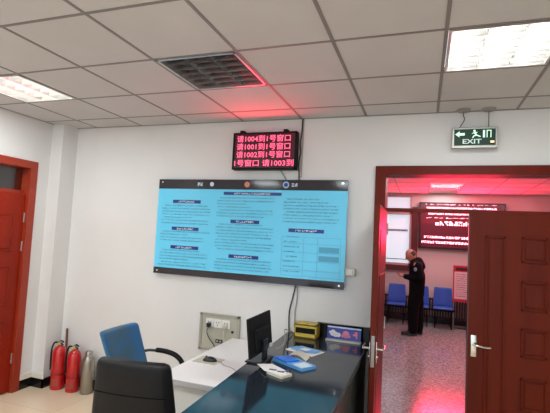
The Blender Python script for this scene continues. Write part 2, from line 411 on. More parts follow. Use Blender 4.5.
# ================================================================== QUEUE DISPLAY
t = thing('queue_display', (-1.47, YB, 2.56), 'red LED queue display high on the wall above the blue notice board', 'display')
x0, x1, z0, z1 = -1.775, -1.128, 2.362, 2.722; yb = YB-.015; yf = YB-.085
m = MB(); m.box(x0, x1, yf+.004, yb, z0, z1, .003)
for a in ((x0, x1, z0, z0+.018), (x0, x1, z1-.018, z1), (x0, x0+.018, z0, z1), (x1-.018, x1, z0, z1)): m.box(a[0], a[1], yf-.006, yf+.01, a[2], a[3], .002)
m.build('housing', M_mblk, t, world=True)
MB().box(x0+.017, x1-.017, yf+.001, yf+.005, z0+.017, z1-.017).build('screen', M_ledbase, t, world=True)
for s, bx, zz, wd in (('请1004到1号窗口', -1.735, 2.662, .545), ('请1001到1号窗口', -1.735, 2.585, .545), ('请1002到1号窗口', -1.735, 2.508, .545), ('1号窗口 请1003到', -1.752, 2.426, .60)):
    text('text_row', s, .070, M_led, t, (bx+1.47, yf-YB-.001, zz-2.56), .0003, wd)
for bx in (-1.695, -1.25): MB().box(bx-.02, bx+.02, YB-.07, YB-.001, z1-.005, z1+.028, .002).build('bracket', M_mblk, t, world=True)
area('display_glow', ((x0+x1)/2+1.47, yf-YB-.004, .0), .60, .30, LED_W, (1, .03, .06), rot=(-PI/2, 0, 0), parent=t)

# ================================================================== NOTICE BOARD
t = thing('notice_board', (-1.64, YB, 1.30), 'wide cyan glass notice board with dark top and bottom bands on the wall', 'notice board')
bx0, bx1, bz0, bz1 = -2.615, -.645, 1.30, 2.270; yb0, yb1 = YB-.046, YB-.034
MB().box(bx0, bx1, yb0, yb1, bz0, bz1, .001).build('panel', M_cyan, t, world=True)
yy = yb0-.0008
MB().box(bx0, bx1, yy, yb0+.0005, 2.172, bz1).build('top_band', M_band, t, world=True)
MB().box(bx0, bx1, yy, yb0+.0005, bz0, 1.364).build('bottom_band', M_band, t, world=True)
yy -= .0008
m = MB()
def para(x0, x1, z0, z1, dz=.030, h=.011):
    z = z1; k = 0
    while z > z0:
        a = x0 + (.03 if k % 4 == 0 else 0); b = x1 - (random.random()*.5*(x1-x0) if random.random() < .35 else random.random()*.03)
        glyphs(m, a, b, z, h, yy, .5, .011); z -= dz; k += 1
para(-2.56, -1.99, 1.81, 2.00); para(-2.56, -1.99, 1.62, 1.735); para(-2.56, -1.99, 1.385, 1.545)
para(-1.93, -1.32, 1.90, 2.09); para(-1.93, -1.32, 1.56, 1.83); para(-1.93, -1.32, 1.385, 1.49)
para(-1.24, -.70, 1.86, 2.09); para(-1.22, -1.05, 1.40, 1.74, .045)
m.build('printed_text', M_txt, t, world=True, fix=False)
m = MB()
for zz in (1.74, 1.68, 1.60, 1.52, 1.44, 1.385): m.box(-1.24, -.69, yy, yy+.0005, zz, zz+.003)
for xx in (-1.24, -1.03, -.90, -.69): m.box(xx, xx+.003, yy, yy+.0005, 1.385, 1.743)
m.box(-.885, -.70, yy, yy+.0004, 1.61, 1.66).box(-.885, -.70, yy, yy+.0004, 1.53, 1.58)
m.build('printed_table', mat('faint_rules', (76, 160, 192), .3), t, world=True)
for x0, x1, z, h in ((-1.865, -1.265, 2.133, .030), (-2.435, -2.115, 2.042, .034), (-2.43, -2.12, 1.766, .034), (-2.43, -2.11, 1.577, .034), (-1.775, -1.475, 1.860, .034), (-1.775, -1.465, 1.524, .034), (-1.18, -.845, 1.800, .034)):
    hd = MB().box(x0, x1, yy-.0006, yy+.0004, z-h/2, z+h/2).build('heading', M_navy, t, world=True)
    g = MB(); w_ = (x1-x0)*.62; c_ = (x0+x1)/2; glyphs(g, c_-w_/2, c_+w_/2, z, h*.55, yy-.0012, .6, .02); g.build('heading_text', M_pale, hd, world=True, fix=False)
for a, c_ in ((-2.16, -2.09), (-1.17, -1.10)): g = MB(); glyphs(g, a, c_, 2.222, .034, yy-.001, .7, .03); g.build('band_text', M_pale, t, world=True, fix=False)
def disc(cx, cz, r, m_, nm, ri=0, y=yy-.001):
    d = MB(); d.cyl((cx, y-.0006, cz), (cx, y+.0008, cz), r, n=20); o = d.build(nm, m_, t, world=True); return o
disc(-1.62, 2.222, .028, mat('badge_orange', (200, 120, 90), .3), 'badge')
disc(-2.0, 2.222, .022, M_pale, 'badge')
d = disc(-1.225, 2.222, .032, mat('badge_pale_blue', (150, 180, 215), .3), 'badge'); MB().cyl((-1.225, yy-.003, 2.222), (-1.225, yy-.001, 2.222), .019, n=16).build('badge_centre', M_navy, d, world=True)
for xx in (bx0+.045, -1.64, bx1-.045):
    for zz in (bz0+.03, bz1-.03):
        if xx == -1.64: continue
        s_ = MB(); s_.cyl((xx, yb0-.006, zz), (xx, YB-.001, zz), .009); s_.build('standoff', M_chrome, t, world=True, smooth=True)

# ================================================================== CABLES ON THE WALL
def cable(name, pts, r, m_, label, cat='cable', sm=5, group=None):
    o = MB().tube(pts, r, 8, sm).build(name, m_, None, smooth=True); tag(o, label, cat, group); return o
M_cblk = mat('cable_black', (30, 28, 30), .5); M_cgry = mat('cable_grey', (150, 146, 142), .5)
cable('signal_cable', [(-1.100, YB-.019, H-.005), (-1.102, YB-.019, 2.72), (-1.118, YB-.008, 2.62), (-1.106, YB-.02, 2.53), (-1.122, YB-.012, 2.44), (-1.112, YB-.012, 2.28), (-1.11, YB-.012, 2.0), (-1.10, YB-.012, 1.35), (-1.115, YB-.012, 1.20), (-1.145, YB-.012, 1.05), (-1.138, YB-.014, .875)], .006, M_cblk, 'dark cable dropping from the ceiling beside the red display down to the counter')
cable('power_cord', [(-1.30, YB-.03, 2.382), (-1.29, YB-.012, 2.35), (-1.262, YB-.008, 2.31), (-1.235, YB-.012, 2.27), (-1.23, YB-.014, 2.2), (-1.20, YB-.014, 1.6), (-1.08, YB-.012, 1.28), (-1.09, YB-.012, 1.05), (-1.082, YB-.012, .875)], .005, M_cgry, 'thin grey cord leaving the red display and hanging below the notice board')

# ================================================================== SWITCH BOX
t = thing('switch_box', (-.60, YB, 1.455), 'small cream wall switch box at the lower right of the notice board', 'switch')
MB().box(-.045, .043, -.035, 0, -.034, .034, .004).build('box', mat('cream_plastic', (214, 206, 188), .45), t)
MB().box(-.022, .020, -.040, -.034, -.022, .022, .003).build('rocker', M_white, t)

# ================================================================== SOCKET PANEL
t = thing('socket_panel', (-1.84, YB, .78), 'beige metal wall panel holding three white sockets above the white desk', 'socket panel')
M_beige = mat('beige_metal', (178, 174, 158), .45)
z0, z1 = .60, .955
m = MB(); m.box(-2.055, -1.628, YB-.018, YB, z0, z1, .003).build('back_plate', M_beige, t, world=True)
m = MB()
for a in ((-2.055, -1.628, z0, z0+.022), (-2.055, -1.628, z1-.022, z1), (-2.055, -2.028, z0, z1), (-1.655, -1.628, z0, z1)): m.box(a[0], a[1], YB-.026, YB-.016, a[2], a[3], .002)
m.build('rim', mat('beige_rim', (164, 160, 146), .45), t, world=True)
for i, sx in enumerate((-1.985, -1.898, -1.811)):
    so = MB().box(sx, sx+.082, YB-.029, YB-.017, .825, .905, .003).build('socket', M_white, t, world=True)
    m = MB()
    for dx, dz in ((.028, .05), (.054, .05), (.041, .026)): m.box(sx+dx-.003, sx+dx+.003, YB-.0305, YB-.028, .825+dz-.007, .825+dz+.007)
    m.build('socket_holes', M_mblk, so, world=True)
m = MB(); m.box(-1.875, -1.80, YB-.022, YB-.017, .68, .715, .002); m.build('data_port', M_mblk, t, world=True)
m = MB(); m.box(-1.865, -1.845, YB-.0235, YB-.021, .69, .706).box(-1.832, -1.812, YB-.0235, YB-.021, .69, .706).build('port_opening', mat('port_grey', (170, 170, 165), .4), t, world=True)
MB().cyl((-1.70, YB-.026, .80), (-1.70, YB-.016, .80), .012).build('lock', M_mblk, t, world=True)
def plug(name, x, z, m_, pts, label):
    t = thing(name, (x, YB-.03, z), label, 'power cord')
    MB().box(-.021, .021, -.034, .0, -.02, .02, .007).build('plug', m_, t)
    MB().tube([(a-x, b-YB+.03, c-z) for a, b, c in pts], .0045, 8, 5).build('cord', m_, t, smooth=True)
plug('power_cord', -1.944, .848, M_black, [(-1.944, YB-.05, .83), (-1.955, YB-.055, .78), (-1.93, YB-.045, .72), (-1.88, YB-.04, .66), (-1.86, YB-.035, .58), (-1.86, YB-.03, .40)], 'black plug and cord in the left socket of the beige panel')
plug('power_cord', -1.770, .848, mat('plug_cream', (196, 188, 170), .5), [(-1.770, YB-.05, .83), (-1.782, YB-.055, .77), (-1.765, YB-.05, .70), (-1.775, YB-.04, .60), (-1.78, YB-.03, .40)], 'cream plug and cord in the right socket of the beige panel')

# ================================================================== EXIT SIGN
t = thing('exit_sign', (.375, 3.765, H), 'green and white EXIT sign hanging from the ceiling above the double door', 'exit sign')
sx0, sx1, sz0, sz1 = .203, .545, 2.533, 2.706; sy = 3.765
m = MB(); m.box(sx0, sx1, sy-.016, sy+.016, sz0, sz1, .004).build('casing', mat('sign_silver', (150, 148, 140), .35, .6), t, world=True)
fc = MB().box(sx0+.018, sx1-.018, sy-.0195, sy-.015, sz0+.022, sz1-.016, .001).build('face', mat('sign_dark_green', (14, 30, 24), .4, spec=.2, emit=((.05, .2, .12), .12)), t, world=True)
M_sg = mat('sign_glow', (170, 225, 190), .4, emit=((.7, .92, .74), .8)); gy = sy-.021
def flat(poly, nm, m_=M_sg, par=fc):
    b = MB(); A = [b.bm.verts.new((x, gy, z)) for x, z in poly]; B = [b.bm.verts.new((x, gy+.0015, z)) for x, z in poly]
    b.skin(A, B); b.bm.faces.new(A); b.bm.faces.new(B[::-1]); return b.build(nm, m_, par, world=True)
zz = 2.648
flat([(.228, zz), (.262, zz+.026), (.258, zz+.010), (.300, zz+.010), (.300, zz-.010), (.258, zz-.010), (.262, zz-.026)], 'arrow')
b = MB()                                              # running figure
b.cyl((.372, gy, zz+.026), (.372, gy+.0015, zz+.026), .009, n=12)
for p, q, r in (((.372, zz+.014), (.386, zz-.008), .008), ((.386, zz-.008), (.366, zz-.018), .006), ((.366, zz-.018), (.360, zz-.032), .005), ((.386, zz-.008), (.402, zz-.016), .006), ((.402, zz-.016), (.418, zz-.022), .005), ((.372, zz+.012), (.354, zz+.004), .004), ((.376, zz+.010), (.394, zz+.014), .004)):
    b.cyl((p[0], gy+.0004, p[1]), (q[0], gy+.0004, q[1]), r*.9, r*.7, 8)
b.build('running_figure', M_sg, fc, world=True)
b = MB()
for a in ((.462, .468, zz-.03, zz+.03), (.490, .496, zz-.03, zz+.03), (.462, .496, zz+.024, zz+.03)): b.box(a[0], a[1], gy, gy+.0015, a[2], a[3])
b.build('doorway_symbol', M_sg, fc, world=True)
b = MB().box(.435, .45, gy, gy+.0015, zz-.03, zz+.03).build('doorway_bar', M_sg, fc, world=True)
text('exit_lettering', 'EXIT', .052, mat('sign_letter', (180, 200, 190), .4, emit=((.6, .75, .68), .35)), fc, (.285-.375, gy-3.765+.001, 2.588-H), .001, .14)
MB().box(.490, .518, gy, gy+.0015, 2.575, 2.59).build('charge_lamp', mat('amber_glow', (240, 200, 140), .4, emit=((1, .75, .4), 1.2)), fc, world=True)
for x, pts in ((.290, [(.290, sy, H-.02), (.288, sy, 2.81), (.298, sy-.002, 2.78), (.286, sy, 2.75), (.268, sy, 2.722), (.262, sy, 2.704)]), (.478, [(.478, sy, H-.02), (.478, sy, 2.704)])):
    MB().lathe([(.012, -.025), (.045, -.018), (.055, -.004), (.055, -.0031)], (x, sy, H), 20).build('ceiling_rose', mat('rose_grey', (150, 142, 136), .5), t, world=True, smooth=True)
    MB().tube(pts, .004, 8, 3).build('hanger', mat('hanger_grey', (96, 88, 84), .5), t, world=True)

# ================================================================== FIRE EXTINGUISHERS, FLASK, ROD
def extinguisher(x, y, h, r, label, hose=True):
    t = thing('fire_extinguisher', (x, y, 0), label, 'fire extinguisher', 'fire extinguishers standing in the corner')
    b = MB().lathe([(r*.93, 0), (r, .012), (r, h*.79), (r*.93, h*.87), (r*.7, h*.94), (r*.32, h*.985), (r*.3, h)], n=28).build('cylinder', M_red, t, smooth=True)
    MB().lathe([(r*1.01, h*.34), (r*1.02, h*.345), (r*1.02, h*.36), (r*1.01, h*.365)], n=28).build('band', mat('band_dark', (90, 12, 14), .4), t, smooth=True)
    v = MB().lathe([(.017, h), (.019, h+.01), (.019, h+.035), (.012, h+.045)], n=14).build('valve', M_mblk if not hose else M_chrome, t, smooth=True)
    m = MB(); m.tube([(-.008, 0, h+.03), (.03, -.02, h+.052), (.085, -.045, h+.048)], .008, 8, 3).tube([(-.008, 0, h+.02), (.03, -.02, h+.028), (.075, -.04, h+.018)], .007, 8, 3)
    m.build('handle', M_mblk, t, smooth=True)
    if hose:
        MB().tube([(-.015, -.01, h+.025), (-.055, -.03, h+.02), (-r*1.15, -.03, h-.06), (-r*1.15, -.03, h*.55), (-r*1.1, -.03, h*.42)], .009, 8, 5).build('hose', M_mblk, t, smooth=True)
        m = MB(); m.cyl((0, -.022, h+.018), (0, -.034, h+.018), .014).build('gauge', mat('gauge_yellow', (210, 190, 60), .4), t)
    a = MB()                                            # curved label on the front
    for k in range(8):
        t0, t1 = -PI/2-.15+k*.12, -PI/2-.15+(k+1)*.12
        a.quad((1.006*r*math.cos(t0), 1.006*r*math.sin(t0), h*.10), (1.006*r*math.cos(t1), 1.006*r*math.sin(t1), h*.10), (1.006*r*math.cos(t1), 1.006*r*math.sin(t1), h*.26), (1.006*r*math.cos(t0), 1.006*r*math.sin(t0), h*.26))
    a.build('label_plate', mat('label_blue', (120, 90, 130), .5) if not hose else mat('label_dim', (160, 60, 50), .5), t, fix=False)
    return t
extinguisher(-3.655, 3.69, .455, .073, 'red fire extinguisher with a hose, leftmost, beside the corner column')
extinguisher(-3.462, 3.70, .435, .069, 'red fire extinguisher without a hose, between the hosed one and the steel flask')
t = thing('steel_flask', (-3.292, 3.72, 0), 'dull silver metal flask on the floor right of the two red extinguishers', 'flask')
MB().lathe([(.060, 0), (.065, .008), (.065, .32), (.060, .35), (.042, .378), (.034, .385)], n=26).build('body', mat('flask_steel', (158, 152, 140), .35, .85), t, smooth=True)
MB().lathe([(.036, .382), (.038, .39), (.038, .42), (.030, .432)], n=22).build('cap', M_steel, t, smooth=True)
o = MB().tube([(-3.675, 3.790, .008), (-3.682, 3.800, .33), (-3.705, 3.815, .60)], .012, 10, 4).build('wooden_rod', mat('rod_brown', (120, 72, 58), .5), None, smooth=True)
tag(o, 'thin reddish brown rod leaning on the wall between the two extinguishers', 'rod')

# ================================================================== DESK, MOUSE PAD, MOUSE
t = thing('white_desk', (-1.42, 3.2, 0), 'white laminate desk running along the left side of the dark counter', 'desk')
MB().box(-1.69, -1.15, 2.56, YB-.032, .722, .75, .003).build('desktop', M_desk, t, world=True)
MB().box(-1.695, -1.15, 2.553, 2.562, .716, .7515, .002).build('edge_band', M_deskedge, t, world=True)
MB().box(-1.67, -1.15, 2.60, 2.618, .0, .722, .001).build('front_panel', mat('desk_panel', (204, 202, 198), .45), t, world=True)
MB().box(-1.67, -1.652, 2.60, YB-.03, .0, .722, .001).build('side_panel', M_desk, t, world=True)
o = MB(); o.prism([(-1.65, 2.97), (-1.455, 2.96), (-1.445, 3.125), (-1.642, 3.137)], .7505, .7535)
tag(o.build('mouse_pad', mat('pad_beige', (186, 180, 162), .7)), 'beige mouse pad lying at the front of the white desk', 'mouse pad')
t = thing('computer_mouse', (-1.53, 3.035, .7535), 'black computer mouse on the beige pad', 'computer mouse', rz=math.radians(8))
bm_ = MB(); bm_.sph((0, 0, 0), 1, 20, (.058, .032, .034))
bmesh.ops.bisect_plane(bm_.bm, geom=bm_.bm.verts[:]+bm_.bm.edges[:]+bm_.bm.faces[:], plane_co=(0, 0, .0), plane_no=(0, 0, -1), clear_outer=True)
bmesh.ops.holes_fill(bm_.bm, edges=bm_.bm.edges, sides=0)
bm_.build('shell', M_black, t, smooth=True)
MB().cyl((-.03, -.003, .030), (-.03, .003, .030), .009, n=12).build('scroll_wheel', mat('wheel_grey', (80, 80, 82), .5), t)
MB().tube([(.05, 0, .008), (.09, -.005, .004), (.12, -.05, .002), (.16, -.08, 0), (.20, -.10, 0), (.255, -.16, 0), (.28, -.2, 0)], .0028, 8, 5).build('mouse_cable', M_cgry, t, smooth=True)

# ================================================================== COUNTER
t = thing('service_counter', (-.78, 2.4, 0), 'long glossy black topped service counter running from the wall towards the viewpoint', 'counter')
MB().prism([(-1.05, 1.0), (-.416, 1.0), (-.416, YB-.001), (-1.15, YB-.001)], .832, .87).build('countertop', M_counter, t, world=True)
MB().box(-.4165, -.411, 1.0, YB-.001, .831, .869, .001).build('edge_trim', mat('counter_edge_grey', (62, 66, 66), .8, spec=.1), t, world=True)
m = MB(); m.box(-.93, -.44, 1.03, YB-.002, 0, .831)
for y in (3.0, 2.4, 1.8): m.box(-.441, -.437, y-.004, y+.004, .05, .83)
m.build('body', M_cside, t, world=True)
MB().box(-.874, -.414, YB-.028, YB-.001, .87, .992, .002).build('upstand', mat('upstand_black', (10, 10, 11), .15), t, world=True)

# monitor: seen from behind, screen towards the desk
t = thing('computer_monitor', (-1.045, 2.87, .87), 'black flat computer monitor on the counter, its back to the customers', 'monitor', rz=0)
tilt = Matrix.Rotation(math.radians(-7), 4, 'Y')
m = MB(); m.box(-.009, .009, -.215, .215, .055, .315, .005)
m.build('display_shell', M_mblk, t, M=tilt)
MB().box(-.0105, -.0095, -.205, .205, .066, .305).build('screen', mat('screen_dark', (30, 34, 40), .15), t, M=tilt)
m = MB(); m.box(.007, .020, -.13, .13, .075, .225, .006).build('back_bulge', M_mblk, t, M=tilt)
m = MB(); m.box(.008, .030, -.035, .035, .010, .15, .006).build('stand_neck', M_black, t)
m = MB(); m.box(-.085, .05, -.11, .11, 0, .012, .005).build('stand_base', M_black, t)
m = MB(); m.box(.020, .032, .075, .125, .075, .10, .003).build('vga_plug', mat('plug_white', (205, 202, 196), .4), t)
t = cable('monitor_cable', [(-.968, 2.94, .942), (-.94, 2.99, .955), (-.96, 3.12, .97), (-1.02, 3.30, .985), (-1.08, 3.50, .96), (-1.10, 3.66, .92), (-1.08, 3.78, .878)], .004, M_cgry, 'pale cable looping from the back of the monitor to the wall')

# yellow card box
t = thing('yellow_box', (-.945, 3.72, .87), 'yellow open fronted box on the far end of the counter by the wall', 'box')
M_y = mat('yellow_board', (206, 178, 72), .5)
a = .10; h = .118
m = MB(); m.box(-a, a, -.07, .07, 0, .012, .002).box(-a, -a+.012, -.07, .07, 0, h, .002).box(a-.012, a, -.07, .07, 0, h, .002).box(-a, a, .058, .07, 0, h, .002).box(-a, a, -.07, .07, h-.012, h, .002)
m.box(-a, a, -.07, -.062, 0, .04, .001).box(-a, a, -.07, -.062, .088, h, .001)
m.build('casing', M_y, t)
MB().box(-.085, .085, -.066, .05, .042, .087, .002).build('black_insert', M_mblk, t)
MB().lathe([(.016, 0), (.018, .006), (.012, .016)], (0, -.02, h-.001), 14).build('knob', M_y, t)
# blue display sign
t = thing('desk_sign', (-.62, 3.72, .87), 'blue illustrated desk sign with pink lettering in front of the black upstand', 'sign')
tl = Matrix.Rotation(math.radians(-10), 4, 'X')
MB().box(-.145, .145, -.004, .004, .012, .120, .001).build('sign_plate', mat('sign_blue', (32, 44, 150), .2), t, M=tl)
MB().box(-.150, .150, -.045, .02, 0, .014, .003).build('sign_foot', mat('clear_foot', (196, 192, 176), .25), t)
b = MB(); b.box(-.145, .145, -.006, -.0042, .106, .118); b.build('sign_top_band', mat('sign_pale', (190, 200, 220), .3), t, M=tl)
b = MB()
for cx, cz, r in ((-.095, .062, .026), (-.070, .052, .022), (-.045, .050, .018), (-.118, .066, .012)): b.cyl((cx, -.006, cz), (cx, -.0042, cz), r, n=12)
b.build('white_picture', mat('sign_white', (226, 220, 224), .3), t, M=tl)
b = MB(); b.cyl((.018, -.006, .060), (.018, -.0042, .060), .030, n=14).box(-.02, .056, -.006, -.0042, .035, .055); b.build('pink_picture', mat('sign_pink', (220, 120, 150), .3), t, M=tl)
b = MB(); glyphs(b, .078, .125, .063, .055, -.0055, .75, .045); b.build('pink_lettering', mat('sign_pink2', (230, 110, 130), .3), t, M=tl, fix=False)

# papers
M_lb = mat('leaflet_blue', (96, 158, 214), .35); M_pw = mat('paper_white', (226, 224, 220), .6); M_db = mat('leaflet_deep_blue', (28, 110, 215), .35); M_pg = mat('paper_cream', (206, 200, 184), .6)
def quadprism(pts, z0, z1): return MB().prism(pts, z0, z1)
t = thing('leaflet_stack', (-.85, 3.22, .87), 'pale blue and white leaflets fanned on the counter, farthest of the papers', 'leaflets', 'leaflets on the counter')
quadprism([(-.13, .0), (.10, -.10), (.16, .06), (-.08, .13)], 0, .006).build('leaflet', M_pw, t)
a = quadprism([(-.12, .05), (.02, -.06), (.13, .07), (-.04, .14)], .006, .010).build('leaflet', M_lb, t)
quadprism([(.02, -.05), (.12, -.02), (.14, .04), (.06, .05)], .0102, .0125).build('leaflet', M_lb, t)
quadprism([(-.03, .02), (.03, -.01), (.06, .05), (.0, .08)], .0126, .014).build('leaflet', M_pw, t)
t = thing('booklet', (-.83, 3.055, .87), 'small cream folded booklet between the two blue leaflet piles', 'booklet')
m = MB()
for k in range(8):
    x0 = -.075+.15*k/8; x1 = -.075+.15*(k+1)/8; h0 = .03*math.sin(PI*k/8)+.002; h1 = .03*math.sin(PI*(k+1)/8)+.002
    m.bm.faces.new([m.bm.verts.new(p) for p in ((x0, -.05-x0*.3, h0), (x1, -.05-x1*.3, h1), (x1, .055-x1*.3, h1), (x0, .055-x0*.3, h0))])
o = m.build('cover', M_pg, t, fix=False); md = o.modifiers.new('s', 'SOLIDIFY'); md.thickness = .004; md.offset = 1
t = thing('leaflet_stack', (-.805, 2.85, .87), 'thick pile of bright blue leaflets in the middle of the counter papers', 'leaflets', 'leaflets on the counter')
quadprism([(-.17, .05), (.08, -.09), (.15, .02), (-.06, .16)], 0, .018).build('leaflet_block', M_lb, t)
quadprism([(-.16, .055), (-.05, -.02), (.02, .06), (-.08, .14)], .0182, .028).build('leaflet_block', M_db, t)
quadprism([(.0, -.03), (.075, -.085), (.13, -.01), (.06, .05)], .0182, .022).build('leaflet', mat('leaflet_ice', (205, 220, 230), .4), t)
t = thing('card_stack', (-.84, 2.625, .87), 'white sheet on a small stack of pale cards, nearest of the counter papers', 'cards')
quadprism([(-.075, -.01), (.045, -.07), (.085, .015), (-.03, .075)], 0, .016).build('card_block', M_pg, t)
s = quadprism([(-.18, .09), (-.085, -.02), (.065, -.03), (.03, .05), (-.09, .14)], .0165, .019).build('top_sheet', M_pw, t)
g = MB()
for a, b_, c_, d_ in ((-.07, .01, -.02, .035), (-.01, -.005, .035, .02), (.02, .02, .06, .03)): g.box(a, c_, b_, d_, 0.0192, .0198)
g.build('printed_mark', mat('mark_blue', (40, 60, 120), .5), s)

# ================================================================== CHAIRS
def star_base(t, m_, z=.0, r=.30):
    b = MB(); b.cyl((0, 0, .07), (0, 0, .12), .035, .03)
    for k in range(5):
        a = 2*PI*k/5+.3; c, s_ = math.cos(a), math.sin(a)
        b.tube([(0, 0, .10), (r*.5*c, r*.5*s_, .095), (r*c, r*s_, .075)], lambda u: .022-.008*u, 8, 2)
    b.build('star_base', m_, t, smooth=True)
    for k in range(5):
        a = 2*PI*k/5+.3; c, s_ = math.cos(a), math.sin(a)
        MB().cyl((r*c-.022*s_, r*s_+.022*c, .028), (r*c+.022*s_, r*s_-.022*c, .028), .028, n=14).build('caster', M_mblk, t, smooth=True)
    MB().cyl((0, 0, .10), (0, 0, .42), .022).build('gas_lift', M_mblk, t, smooth=True)
def cushion(w, d, h, bev): return None
# black chair: local +Y is where the sitter looks
t = thing('office_chair', (-1.34, 2.05, 0), 'black leather office chair with a square padded back, nearest the viewpoint', 'office chair', rz=math.radians(8))
star_base(t, M_mblk)
MB().box(-.235, .235, -.23, .24, .43, .52, .035, 4).build('seat', M_leather, t, smooth=True)
# back pad: rounded slab with slight lean and horizontal seam
def pad(w0, w1, h, th, bev, lean, z0, y0, curve=.03):
    m = MB(); m.box(-w0/2, w0/2, -th/2, th/2, 0, h, bev, 5)
    bmesh.ops.subdivide_edges(m.bm, edges=[e for e in m.bm.edges if e.calc_length() > .15], cuts=6, use_grid_fill=True)
    for v in m.bm.verts:
        u = v.co.z/h; k = (w1+(w0-w1)*u)/w0
        x = v.co.x*k; v.co = (x, v.co.y-curve*(1-(2*x/w0)**2)*1 - lean*v.co.z + y0, v.co.z+z0)
    return m
m = pad(.375, .51, .57, .07, .034, .10, .545, -.22, .02); m.build('backrest', M_leather, t, smooth=True)
for z in (.955, .73):
    yy_ = -.22-.10*(z-.545)-.035
    MB().tube([(-.185, yy_-.002, z), (-.10, yy_-.0145, z), (0, yy_-.0195, z), (.10, yy_-.0145, z), (.185, yy_-.002, z)], .0025, 6, 4).build('backrest_seam', mat('seam_black', (12, 11, 12), .9, spec=.1), t, smooth=True)
m = MB(); m.tube([(0, -.10, .44), (0, -.24, .46), (0, -.265, .58), (0, -.275, .70)], .02, 8, 4).build('back_bracket', M_mblk, t, smooth=True)
for s_ in (-1, 1):
    a = MB().tube([(s_*.22, .08, .46), (s_*.285, .10, .50), (s_*.295, .10, .66), (s_*.29, .02, .70), (s_*.285, -.14, .70), (s_*.26, -.21, .66)], .014, 10, 5).build('armrest', M_mblk, t, smooth=True)
    MB().box(s_*.288-.028, s_*.288+.028, -.17, .09, .70, .728, .012, 3).build('arm_pad', M_leather, a, smooth=True)
# blue chair: looks towards +X
t = thing('blue_armchair', (-2.03, 3.03, 0), 'blue fabric office chair with dark metal arms behind the black chair', 'office chair', rz=-PI/2)
star_base(t, M_mblk, r=.28)
MB().box(-.225, .225, -.22, .23, .42, .50, .03, 4).build('seat', M_bluefab, t, smooth=True)
m = pad(.455, .42, .37, .055, .025, .44, .545, -.195, .025); m.build('backrest', M_bluefab, t, smooth=True)
m = MB(); m.tube([(0, -.10, .42), (0, -.22, .43), (0, -.27, .56), (0, -.33, .70)], .016, 8, 4).build('back_bracket', M_mblk, t, smooth=True)
for s_ in (-1, 1):
    a = MB().tube([(s_*.17, -.29, .665), (s_*.215, -.26, .675), (s_*.235, -.20, .69), (s_*.24, -.08, .69), (s_*.24, .04, .675), (s_*.24, .10, .64), (s_*.24, .125, .59)], .012, 10, 5).build('armrest', mat('arm_gunmetal', (64, 64, 68), .3, .6), t, smooth=True)
    MB().tube([(s_*.24, -.14, .697), (s_*.24, -.06, .698), (s_*.24, .035, .684), (s_*.24, .10, .648), (s_*.24, .13, .60)], .021, 10, 5).build('arm_pad', M_mblk, a, smooth=True)

# ================================================================== HALL: window, LED board, chairs, stand, radiator
rw = sempty('window_1', (0, FY1, 0)); M_wf = mat('window_frame_paint', (196, 176, 172), .5)
m = MB()
m.box(WX0, WX1, -.02, .08, WZ0, WZ0+.05, .003).box(WX0, WX1, -.02, .08, WZ1-.03, WZ1, .003).box(WX0, WX0+.05, -.02, .08, WZ0, WZ1, .003).box(WX1-.05, WX1, -.02, .08, WZ0, WZ1, .003)
m.box(WX0, WX1, -.02, .08, 2.37, 2.45, .003).box(-.845, -.80, -.02, .08, WZ0, WZ1, .003)
m.build('window_frame', M_wf, rw)
m = MB().box(WX0, WX1, .05, .055, WZ0, WZ1).build('window_pane', mat('daylit_frosted_pane', (210, 224, 232), .3, emit=((.58, .80, .90), .62)), rw)
m = MB().box(WX0, WX1, .0, .02, 1.345, 1.362).build('sash_rail', mat('rail_grey', (110, 118, 130), .5), rw)
MB().box(WX0-.05, WX1+.05, -.09, .0, 1.10, 1.215, .004).build('window_sill', mat('sill_brown', (84, 34, 34), .4), rw)
MB().box(WX1, WX1+.13, -.05, 0, 1.2, 2.55, .004).build('side_casing', mat('casing_brown', (88, 24, 26), .4), rw)
g = MB(); g2 = MB(); g.box(-.80, -.335, .040, .046, 1.985, 2.035)
o = g.build('banner_strip', mat('banner_pale', (200, 210, 220), .5), rw); glyphs(g2, -.79, -.34, 2.01, .04, .038, .75, .035); g2.build('banner_text', mat('banner_ink', (84, 92, 106), .5), o, fix=False)

t = thing('led_board', (.75, FY1, 1.66), 'large red LED message board on the far wall of the hall', 'LED board')
x0, x1, z0, z1 = -.075, 1.62, 1.655, 2.64; yf = FY1-.09
m = MB(); m.box(x0, x1, yf+.004, FY1-.001, z0, z1)
for a in ((x0-.02, x1+.02, z0-.03, z0+.02), (x0-.02, x1+.02, z1-.02, z1+.02), (x0-.02, x0+.02, z0, z1), (x1-.02, x1+.02, z0, z1)): m.box(a[0], a[1], yf-.01, FY1-.001, a[2], a[3], .003)
m.build('housing', mat('led_frame_dark', (40, 10, 14), .4), t, world=True)
MB().box(x0+.02, x1-.02, yf+.0, yf+.005, z0+.02, z1-.02).build('screen', M_hledbase, t, world=True)
def zrow(y): return 1.746+(246.3-y)*.02255 - .04
rows = [(206, .018, .0, 1.55, .35, .13), (209.4, .035, .06, 1.45, .7, .05), (215, .05, .10, 1.45, .75, .055), (219.3, .018, .06, 1.5, .35, .13), (224.5, .09, .25, 1.4, .62, .09), (238.3, .05, .02, 1.5, .65, .055), (243.3, .05, -.03, 1.5, .7, .055)]
for y, h, a, b_, f_, cl in rows:
    g = MB(); glyphs(g, a, b_, zrow(y)+.0, h, yf-.002, f_, cl); g.build('text_row', M_hled, t, world=True, fix=False)
area('board_glow', (0, -.105, .5), 1.6, .9, HALL_LED_W, (1, .02, .07), rot=(-PI/2-.42, 0, 0), parent=t)

